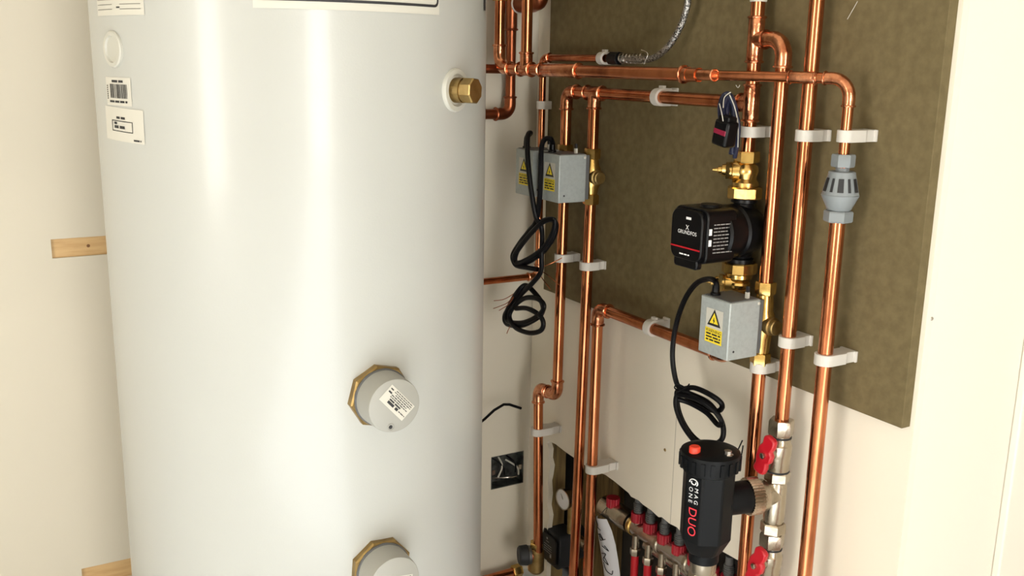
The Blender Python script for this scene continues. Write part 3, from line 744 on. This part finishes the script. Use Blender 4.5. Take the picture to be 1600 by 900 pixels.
# pump plug on its wires
k = P(1133, 208, .12)
t = thing('pump_plug', 'black plug with a red stripe hanging on navy wires above the pump', 'plug', k)
M = Matrix.Translation(k) @ Matrix.Rotation(radians(10), 4, 'X')
MB().box((-.012, -.016, -.020), (.012, .016, .020), M).build('plug_body', 'black', t, bevel=.004)
MB().box((-.0126, -.0135, -.002), (.010, .0135, .0060), M).build('red_insert', 'plug_red', t, bevel=.001)
MB().box((-.009, -.012, .018), (.009, .012, .027), M).build('cord_grip', 'black', t, bevel=.002)
for i, q in enumerate([[(1126, 190, .12), (1125, 165, .11), (1132, 148, .10), (1142, 150, .095), (1150, 175, .09), (1149, 210, .09), (1145, 240, .085)],
          [(1131, 190, .125), (1130, 168, .115), (1138, 152, .105), (1145, 165, .10), (1147, 200, .10), (1144, 238, .09)],
          [(1136, 190, .115), (1136, 170, .11), (1141, 160, .10), (1153, 190, .09), (1152, 222, .085), (1148, 246, .08)],
          [(1129, 190, .11), (1127, 172, .10), (1133, 154, .09), (1140, 158, .09), (1146, 190, .085), (1146, 220, .085), (1142, 240, .08)]]):
    cable(t, PP(q), .0038, 'wire', 'navy')
for q in ([(1124, 162, .125), (1128, 178, .13), (1130, 190, .13)], [(1140, 148, .115), (1148, 168, .11), (1153, 195, .10), (1153, 230, .095)], [(1130, 168, .13), (1132, 152, .12), (1142, 144, .11)]):
    cable(t, PP(q), .0008, 'marker_thread', 'paper')
cable(t, PP([(1150, 133, .11), (1153, 137, .11), (1156, 133, .11)]), .0005, 'tie_end', 'paper')

# ================================================================== braided hose
t = thing('braided_hose', 'braided steel flexible hose curling up from the thin pipe', 'hose', g0)
hp = [V_((-s15, P(968, 92, s15).y, zT))]+PP([(1000, 93, .045), (1022, 90, .05), (1043, 74, .055), (1060, 48, .055), (1071, 20, .055), (1076, -10, .055), (1077, -60, .055)])
MB().tube(spline(hp, 10), .0058, 16).build('hose', 'braid', t)
h0 = V_((-s15, P(954, 91, s15).y, zT)); h1 = V_((-s15, P(969, 91, s15).y, zT))
MB().lathe(h0, YM, [(0, .0115), (.001, .0125), (h0.y-h1.y-.001, .0125), (h0.y-h1.y, .0115)], 8, .2).build('hose_nut', 'black', t)
m = MB()
cen = spline([V_((-s15, P(x, 91, s15).y, zT)) for x in (970, 984, 998, 1008)], 6)
hel = []
for i in range(64):
    f_ = i/63; p = cen[0].lerp(cen[-1], f_); q = f_*2*pi*7
    hel.append(p+V_((cos(q), 0, sin(q)))*.0092)
m.tube(hel, .0011, 6); m.build('loose_strand', 'steel', t)
cable(t, PP([(1006, 100, .06), (1012, 84, .06), (1002, 78, .06)]), .0008, 'stray_wire', 'steel')

# ================================================================== magnetic filter and nickel valve column
def colp(py): return V_((-.055, yR, P(1218, py).z))
zz = lambda py: P(1222-(py-650)*.062, py).z
t = thing('valve_tee', 'nickel tee with a ribbed union ring holding the black filter', 'tee', V_((-.055, yR, zz(818))))
zt_ = zz(772); tc = V_((-.055, yR, zt_))
fd = V_((-cos(radians(14)), sin(radians(14)), 0))
MB().lathe(V_((-.055, yR, 0)), Z, [(zz(818), .0150), (zz(810), .0172), (zz(760), .0172), (zz(752), .0150)], 28).build('tee_body', 'nickel', t)
MB().lathe(tc, fd, [(0, .0172), (.014, .0190), (.022, .0255), (.034, .0265)], 32).build('tee_branch', 'nickel', t)
m = MB(); N = 36; o = tc+fd*.033; a_, b_, d_ = frame(fd)
prof2 = []
for k in range(N*2):
    ang = 2*pi*k/(N*2); rr = .0305 if k % 2 else .0280; prof2.append((rr*cos(ang), rr*sin(ang)))
m.prism(prof2, o, a_, b_, d_*.020); m.build('ribbed_ring', 'nickel', t, sharp=20)
MB().hexnut(V_((-.055, yR, zz(752))), Z, zz(736)-zz(752), .0205, .4).build('nut', 'nickel', t, sharp=25)
MB().hexnut(V_((-.055, yR, zz(834))), Z, zz(817)-zz(834), .0205, .1).build('nut', 'nickel', t, sharp=25)
MB().ring(V_((-.055, yR, zz(735))), Z, .0160, .0028).build('seal', 'ink', t)
def ball_valve(y0, y1, label, nut_top):
    za, zb = zz(y1), zz(y0); H = za-zb; c = V_((-.055, yR, 0))
    t = thing('ball_valve', label, 'valve', c+Z*zb, 'nickel ball valves')
    H = abs(H)
    lo = min(za, zb)
    MB().lathe(c+Z*lo, Z, [(0, .0165), (.003, .0180), (H*.30, .0180), (H*.34, .0195), (H*.52, .0195), (H*.56, .0172), (H*.70, .0165)], 28).build('valve_body', 'nickel', t)
    nut = MB().hexnut(c+Z*(lo+H*.70), Z, H*.30, .0205, .5).build('union_nut', 'nickel', t, sharp=25)
    MB().lathe(c+Z*(lo+H*.655), Z, [(0, .0176), (H*.035, .0176)], 28).build('seal', 'ink', nut)
    # stem and butterfly lever, towards the room
    sd = V_((-.995, -.04, 0)).normalized(); so = c+Z*(lo+H*.38)
    MB().lathe(so, sd, [(0, .010), (.022, .010), (.023, .006), (.034, .006)], 16).build('stem', 'nickel', t)
    u_ = V_((sd.y, -sd.x, 0)); q = radians(108)
    ua = u_*cos(q)+Z*sin(q); va = sd.cross(ua)
    pol = [(-.034, -.004), (-.031, -.0085), (-.020, -.0095), (-.011, -.0075), (-.007, -.0115), (.007, -.0115), (.011, -.0075), (.020, -.0095), (.031, -.0085), (.034, -.004), (.034, .006), (.029, .0095), (.018, .0085), (.009, .0115), (-.009, .0115), (-.018, .0085), (-.029, .0095), (-.034, .006)]
    pol = [(a_*1.02, b_*1.3) for a_, b_ in pol]
    lev = MB().prism(pol, so+sd*.026, ua, va, sd*.010).build('lever', 'red', t, bevel=.0025)
    lev['label'] = 'red butterfly lever'
    MB().lathe(so+sd*.036, sd, [(0, .0052), (.004, .0052), (.005, .003)], 6).build('lever_nut', 'nickel', lev)
ball_valve(736, 655, 'nickel ball valve with red butterfly lever above the filter tee', True)
ball_valve(905, 834, 'nickel ball valve with red butterfly lever below the filter tee', True)
zlow = zz(904)
t = thing('copper_riser', 'short copper tail under the lower ball valve', 'pipe', V_((-.055, yR, 0)))
MB().tube([(-.055, yR, .001), (-.055, yR, zlow+.004)], R22, 20).build('pipe', 'copper', t)

ftop, fbot = 690, 872
fa = tc+fd*.122; fz = lambda py: zat(fa.x, fa.y, py)
t = thing('magnetic_filter', 'black magnetic filter canister lettered MAG ONE DUO', 'filter', V_((fa.x, fa.y, fz(fbot))))
c = V_((fa.x, fa.y, 0)); tocam = (V_((CAM.x, CAM.y, 0))-c).normalized()
# lettering facet turned a little left of the viewer
lf = Matrix.Rotation(radians(-34), 3, 'Z') @ tocam
Rb = .0415; N = 8
MB().lathe(c, Z, [(fz(862), .0250), (fz(856), .0300), (fz(836), Rb), (fz(720), Rb)], N, pi/N, ref=lf).build('canister', 'filter_black', t, bevel=.003, sharp=20)
MB().lathe(c, Z, [(fz(874), .024), (fz(858), .024)], 24).build('outlet_neck', 'filter_black', t)
lid = MB().lathe(c, Z, [(fz(734), .0405), (fz(733), .0420), (fz(729), .0420), (fz(728), .0460), (fz(708), .0470), (fz(704), .0460), (fz(702), .041), (fz(700), .030), (fz(700), .001)], 40).build('lid', 'filter_black', t)
for k in range(20):
    ang = 2*pi*k/20; e = V_((cos(ang), sin(ang), 0)); MB().box((-.0016, -.003, fz(727)), (.0018, .003, fz(709)), Matrix.Translation(c+e*.0468) @ Matrix.Rotation(ang, 4, 'Z')).build('lid_rib', 'filter_black', lid)
rtv = V_((-tocam.y, tocam.x, 0))
if rtv.dot(RT) < 0: rtv = -rtv
zl = fz(702)
MB().lathe(c-rtv*.024+tocam*.020+Z*(zl-.004), Z, [(0, .0088), (.013, .0088), (.0145, .0075)], 20).build('red_plug', 'red_bright', t)
MB().lathe(c+rtv*.026+tocam*.016+Z*(zl-.004), Z, [(0, .0092), (.005, .0092), (.0055, .006), (.011, .006)], 8).build('bleed_vent', 'steel', t)
MB().lathe(tc, fd, [(.050, .0245), (.056, .0262), (.098, .0262)], 32).build('side_arm', 'filter_black', t)
MB().lathe(tc, fd, [(.094, .0295), (.105, .0295)], 32).build('arm_collar', 'filter_black', t)
ns = Matrix.Rotation(0, 3, 'Z') @ lf; side = V_((-ns.y, ns.x, 0))
if side.dot(RT) < 0: side = -side
fo = c+ns*(Rb*cos(pi/N)+.0006)
def flt(mm, txt, size, py, off): flat_text(mm, txt, size, V_((fo.x, fo.y, zat(fo.x, fo.y, py)))+side*off, -Z, side, ns, .0010)
m = MB(); flt(m, 'M A G', .0100, 774, .0058); flt(m, 'O N E', .0100, 774, -.0046)
m.build('name_print', 'white_print', t)
m = MB(); flt(m, 'DUO', .0215, 815, .0005); m.build('duo_print', 'red_print', t)
m = MB(); cc = V_((fo.x, fo.y, zat(fo.x, fo.y, 754)))+ns*.001
for rr, a0, a1 in ((.0075, -40, 200), (.0042, 150, 400)):
    pts = [cc+side*(rr*cos(radians(a)))+Z*(rr*.75*sin(radians(a))) for a in range(a0, a1, 12)]
    m.tube(pts, .0009, 6)
m.build('emblem', 'white_print', t)
MB().lathe(c, Z, [(fz(893), .0195), (fz(889), .0212), (fz(870), .0212), (fz(868), .019)], 28).build('outlet_union', 'nickel', t)
MB().hexnut(c+Z*fz(916), Z, fz(892)-fz(916), .0225, .2).build('outlet_nut', 'nickel', t)
MB().tube([c+Z*fz(914), c+Z*.001], R22, 20).build('outlet_tail', 'copper', t)

# ================================================================== underfloor manifold in the notch
zM = P(1040, 853, -.045).z; yM0, yM1 = P(988, 815, -.045).y, P(1180, 940, -.045).y
t = thing('manifold', 'nickel plated underfloor heating manifold bar inside the wall notch', 'manifold', V_((.045, yM1, zM-.03)))
MB().tube([(.045, yM0, zM), (.045, yM1, zM)], .0195, 24).build('rail', 'steel', t)
MB().tube([(.062, yM0-.03, zM-.040), (.062, yM1, zM-.040)], .011, 18).build('return_rail', 'steel', t)
for x in (989, 1033, 1080):
    yy = P(x, 820, -.045).y; MB().lathe(V_((.045, yy, zM)), YM, [(0, .0205), (.002, .0225), (.010, .0225), (.012, .0205)], 24).build('rail_ring', 'brass' if x == 989 else 'nickel', t)
ye0, ye1 = P(950, 790, -.045).y, P(986, 815, -.045).y
MB().lathe(V_((.045, ye0+.02, zM)), YM, [(0, .017), (.01, .024), (ye0-ye1+.005, .024), (ye0-ye1+.02, .022)], 24).build('end_valve', 'nickel', t)
caps = [(958, 783), (997, 806), (1016, 822), (1038, 839), (1061, 856), (1086, 873), (1112, 892), (1138, 905)]
for i, (x, y) in enumerate(caps):
    p = P(x, y, -.038)
    a = thing('flow_adjuster', ['red knurled adjuster furthest left on the manifold, by the isolating valve', 'red knurled adjuster second from the left on the manifold', 'red knurled adjuster third from the left on the manifold', 'red knurled adjuster fourth from the left on the manifold', 'red knurled adjuster just left of the black filter', 'red knurled adjuster behind the foot of the black filter', 'red knurled adjuster just right of the filter outlet', 'red knurled adjuster at the bottom edge, by the pipe with red levers'][i], 'adjuster', p-Z*.02, 'red adjusters on the manifold')
    prof2 = []
    for k in range(36):
        ang = 2*pi*k/36; rr = .0150 if k % 2 else .0138; prof2.append((rr*cos(ang), rr*sin(ang)))
    MB().prism(prof2, p-Z*.012, XP, V_((0, 1, 0)), Z*.021).build('knurled_ring', 'red_dark', a, sharp=20)
    MB().lathe(p, Z, [(-.024, .008), (-.012, .009)], 16).build('collar', 'nickel', a)
    if i:
        m = MB(); m.lathe(p, Z, [(.008, .0095), (.012, .0105), (.030, .0105), (.032, .008), (.048, .008)], 14); m.build('sight_tube', 'grey_dark', a)
        for k in range(4): MB().ring(p+Z*(.014+.0045*k), Z, .0106, .0010, 16, 6).build('thread', 'galv', a)
for i, (x, y) in enumerate([(992, 872), (1012, 884), (1033, 893), (1056, 905)]):
    p = P(x, y, -.030); z1 = zM-.02
    a = thing('loop_pipe', ['red heating loop pipe under the manifold, leftmost', 'red heating loop pipe under the manifold, second from left', 'red heating loop pipe under the manifold, third from left', 'red heating loop pipe under the manifold, rightmost, at the bottom edge'][i], 'pipe', V_((.030, p.y, 0)), 'red loop pipes')
    MB().tube([(.030, p.y, .001), (.030, p.y, z1-.030)], .0085, 16).build('pipe', 'red_pipe', a)
    MB().hexnut(V_((.030, p.y, z1-.034)), Z, .016, .0115, .2).build('nut', 'nickel', a, sharp=25)
    MB().lathe(V_((.030, p.y, z1-.018)), Z, [(0, .008), (.030, .008)], 16).build('tail', 'nickel', a)
# gauge
p = P(881, 780, -.004)
t = thing('pressure_gauge', 'round white dial gauge in the wall notch between the copper drops', 'gauge', p)
n = V_((-1, -.1, 0)).normalized()
MB().lathe(p, n, [(-.02, .020), (.0, .0255), (.004, .0255), (.0045, .0235), (.002, .0232)], 36).build('case', 'nickel', t)
MB().lathe(p+n*.0012, n, [(0, .0232), (.0012, .0232)], 36).build('dial', 'dial', t)
MB().tube([p+n*.003, p+n*.003+V_((0, .008, .012))], .0007, 6).build('needle', 'ink', t)
MB().tube([p+V_((.02, 0, 0)), p+V_((.02, 0, -.09))], .007, 12).build('gauge_stem', 'brass_dull', t)
# underfloor pump
p = P(870, 852, -.02)
t = thing('mixing_pump', 'small black circulator low in the wall notch behind the copper drops', 'pump', V_((p.x, p.y, p.z-.05)))
pd = V_((-1, 0, 0))
MB().prism(rrect(.078, .088, .014), p+V_((.03, -.005, 0)), (0, 1, 0), Z, (-.05, 0, 0)).build('motor_cover', 'black_matt', t, bevel=.003)
cpn = MB().prism(rrect(.064, .070, .012), p+V_((-.02, -.005, 0)), (0, 1, 0), Z, (-.006, 0, 0)).build('control_panel', 'black', t, bevel=.002)
MB().lathe(p+V_((.02, -.005, 0)), XP, [(0, .042), (.045, .042)], 28).build('volute', 'black_matt', t)
m = MB(); fo2 = p+V_((-.0262, -.005, 0)); fnp = lambda a, b: fo2+V_((0, -1, 0))*a+Z*b+V_((-.0006, 0, 0))
for q in ((-.012, .002, .016, .0175), (.006, .013, -.020, -.012), (-.010, -.004, .022, .027)): quad(m, fnp, *q)
for k in range(4):
    for qd in dashes(rng, -.02, .022, .008-k*.006, .0016, .8): quad(m, fnp, *qd)
m.build('panel_print', 'print_grey', cpn)
MB().lathe(p+V_((.03, -.045, .030)), YM, [(0, .012), (.03, .012), (.03, .015), (.042, .015)], 16).build('outlet', 'nickel', t)
# pump flange pipes
MB().tube([p+V_((.06, .0, -.03)), p+V_((.06, 0, -.15))], .012, 14).build('inlet', 'brass_dull', t)
# mixing valve on the corner drop
p = P(838, 866, .055)
t = thing('mixing_valve', 'copper and brass mixing valve with a black knob at the foot of the corner drop', 'valve', V_((p.x, p.y, p.z-.04)))
MB().lathe(V_((p.x, p.y, p.z-.045)), Z, [(0, .014), (.006, .019), (.055, .019), (.062, .0135), (.068, .0135)], 24).build('valve_body', 'brass_dull', t)
kd = V_((-1, .35, 0)).normalized()
MB().lathe(p, kd, [(0, .0165), (.012, .0165), (.014, .0205), (.020, .0205)], 24).build('valve_neck', 'copper_dark', t)
kb = MB().lathe(p, kd, [(.020, .0225), (.022, .0240), (.040, .0225), (.043, .019)], 18).build('knob', 'black_matt', t)
MB().lathe(p, kd, [(.0135, .0215), (.0205, .0222)], 24).build('knob_ring', 'galv', t)
MB().hexnut(V_((p.x, p.y, p.z+.016)), Z, .016, .0165).build('nut', 'brass', t, sharp=25)
# floor pipe beside it
q = Q(790, 897, .05)
t = thing('floor_pipe', 'copper pipe lying along the foot of the rear wall', 'pipe', V_((q.x, -.05, q.z)))
zf = max(.0125, P(838, 897, .06).z-.01)
zf = zat(-.08, -.035, 897)
MB().tube([(-.5, -.035, zf), (-.05, -.035, zf)], R22, 18).build('pipe', 'copper', t)
MB().hexnut(V_((-.062, -.035, zf)), XP, .024, .0165).build('nut', 'brass', t, sharp=25)
# instruction card
t = thing('tag_card', 'white card tag with black handwriting hanging on the manifold', 'card', P(947, 850, -.015))
ed = [((930, 806), (944, 812)), ((930, 820), (952, 830)), ((932, 840), (958, 852)), ((935, 860), (962, 876)), ((938, 880), (965, 900)), ((941, 900), (966, 920))]
def card(f_, g_):
    i = min(int(g_*5), 4); h = g_*5-i
    l0 = V_(P(*ed[i][0], -.012)).lerp(P(*ed[i+1][0], -.012), h); r0 = V_(P(*ed[i][1], -.012)).lerp(P(*ed[i+1][1], -.012), h)
    q = l0.lerp(r0, f_); q.x += .012*(f_-.5)**2*4-.006; return q
m = MB(); us = [k/8 for k in range(9)]; vv = [k/15 for k in range(16)]
m.grid(card, us, vv); m.grid(lambda a, b: card(a, b)+V_((.0006, 0, 0)), us, vv)
cdp = m.build('card_sheet', 'paper_cool', t)
m = MB()
for stx in ([(.25, .06), (.4, .14), (.3, .2), (.55, .22)], [(.3, .30), (.6, .36), (.45, .28), (.4, .38), (.7, .34)], [(.35, .58), (.6, .56), (.4, .66), (.65, .70), (.5, .62)], [(.4, .70), (.5, .80), (.75, .82), (.8, .76)], [(.45, .46), (.75, .50), (.6, .44)]):
    m.tube(spline([card(a, b)-V_((.0012, 0, 0)) for a, b in stx], 6), .0009, 6)
m.build('handwriting', 'ink', cdp)
m = MB().tube(spline([P(937, 806, -.012), P(945, 796, -.02), P(952, 790, -.03)], 5), .0008, 6).build('tie', 'ink', t)

# ================================================================== rear wall: metal back box and a cable end
x0, x1, z0, z1 = BOX
t = thing('back_box', 'open metal electrical back box sunk in the rear wall', 'electrical box', V_(((x0+x1)/2, .0, z0)))
m = MB(); th = .0012; e = .001
m.box((x0-e, .034, z0-e), (x1+e, .036, z1+e))
for lo, hi in (((x0-e, -.001, z0-e), (x0+th, .035, z1+e)), ((x1-th, -.001, z0-e), (x1+e, .035, z1+e)), ((x0-e, -.001, z0-e), (x1+e, .035, z0+th)), ((x0-e, -.001, z1-th), (x1+e, .035, z1+e))): m.box(lo, hi)
m.build('box_body', 'galv', t)
for k, (fx, fz_) in enumerate([(.06, .5), (.94, .5)]):
    MB().box((x0+(x1-x0)*fx-.006, .002, z0+(z1-z0)*fz_-.006), (x0+(x1-x0)*fx+.006, .004, z0+(z1-z0)*fz_+.006)).build('screw_lug', 'steel', t)
for k, (fa_, fb) in enumerate([((.1, .9), (.45, .35)), ((.3, .95), (.25, .3)), ((.55, .9), (.8, .35)), ((.6, .7), (.9, .25)), ((.15, .2), (.85, .2))]):
    A_ = V_((x0+(x1-x0)*fa_[0], .025, z0+(z1-z0)*fa_[1])); B_ = V_((x0+(x1-x0)*fb[0], .006, z0+(z1-z0)*fb[1]))
    MB().tube(spline([A_, (A_+B_)/2+V_((.006, -.014, .004)), B_], 6), .0022, 8).build('wire', ['cable', 'paper', 'cable', 'paper', 'steel'][k], t)
pc_ = [Q(735, 672, .09), Q(757, 655, .06), Q(772, 641, .055), Q(787, 632, .05), Q(796, 632, .05), Q(814, 638, .05)]
tag(MB().tube(pc_, .0032, 10).build('cable_end', 'cable'), 'short bent black cable end poking out beside the cylinder', 'cable')
# loose screw head in the bright wall end
k = Q(1456, 498, -NIB_Y)
tag(MB().lathe(k, (0, -1, 0), [(-.004, .002), (.0, .0030), (.0010, .0024), (.0011, .001)], 12).build('wall_screw', 'steel'), 'tiny screw head in the bright end of the wall', 'screw')

k = P(1039, 703, 0)
tag(MB().lathe(k, (-1, 0, 0), [(-.004, .002), (.0, .0034), (.0010, .0026), (.0011, .001)], 12).build('wall_screw', 'brass_dull'), 'tiny brass screw head in the side wall left of the black filter', 'screw')
jy = P(1053, 720, 0).y
wr = bpy.data.objects['wall_right']
MB().box((-.0003, jy-.0006, zat(0, jy, 818)), (.0002, jy+.0006, zat(0, jy, 640))).build('board_joint', 'joint_grey', wr)
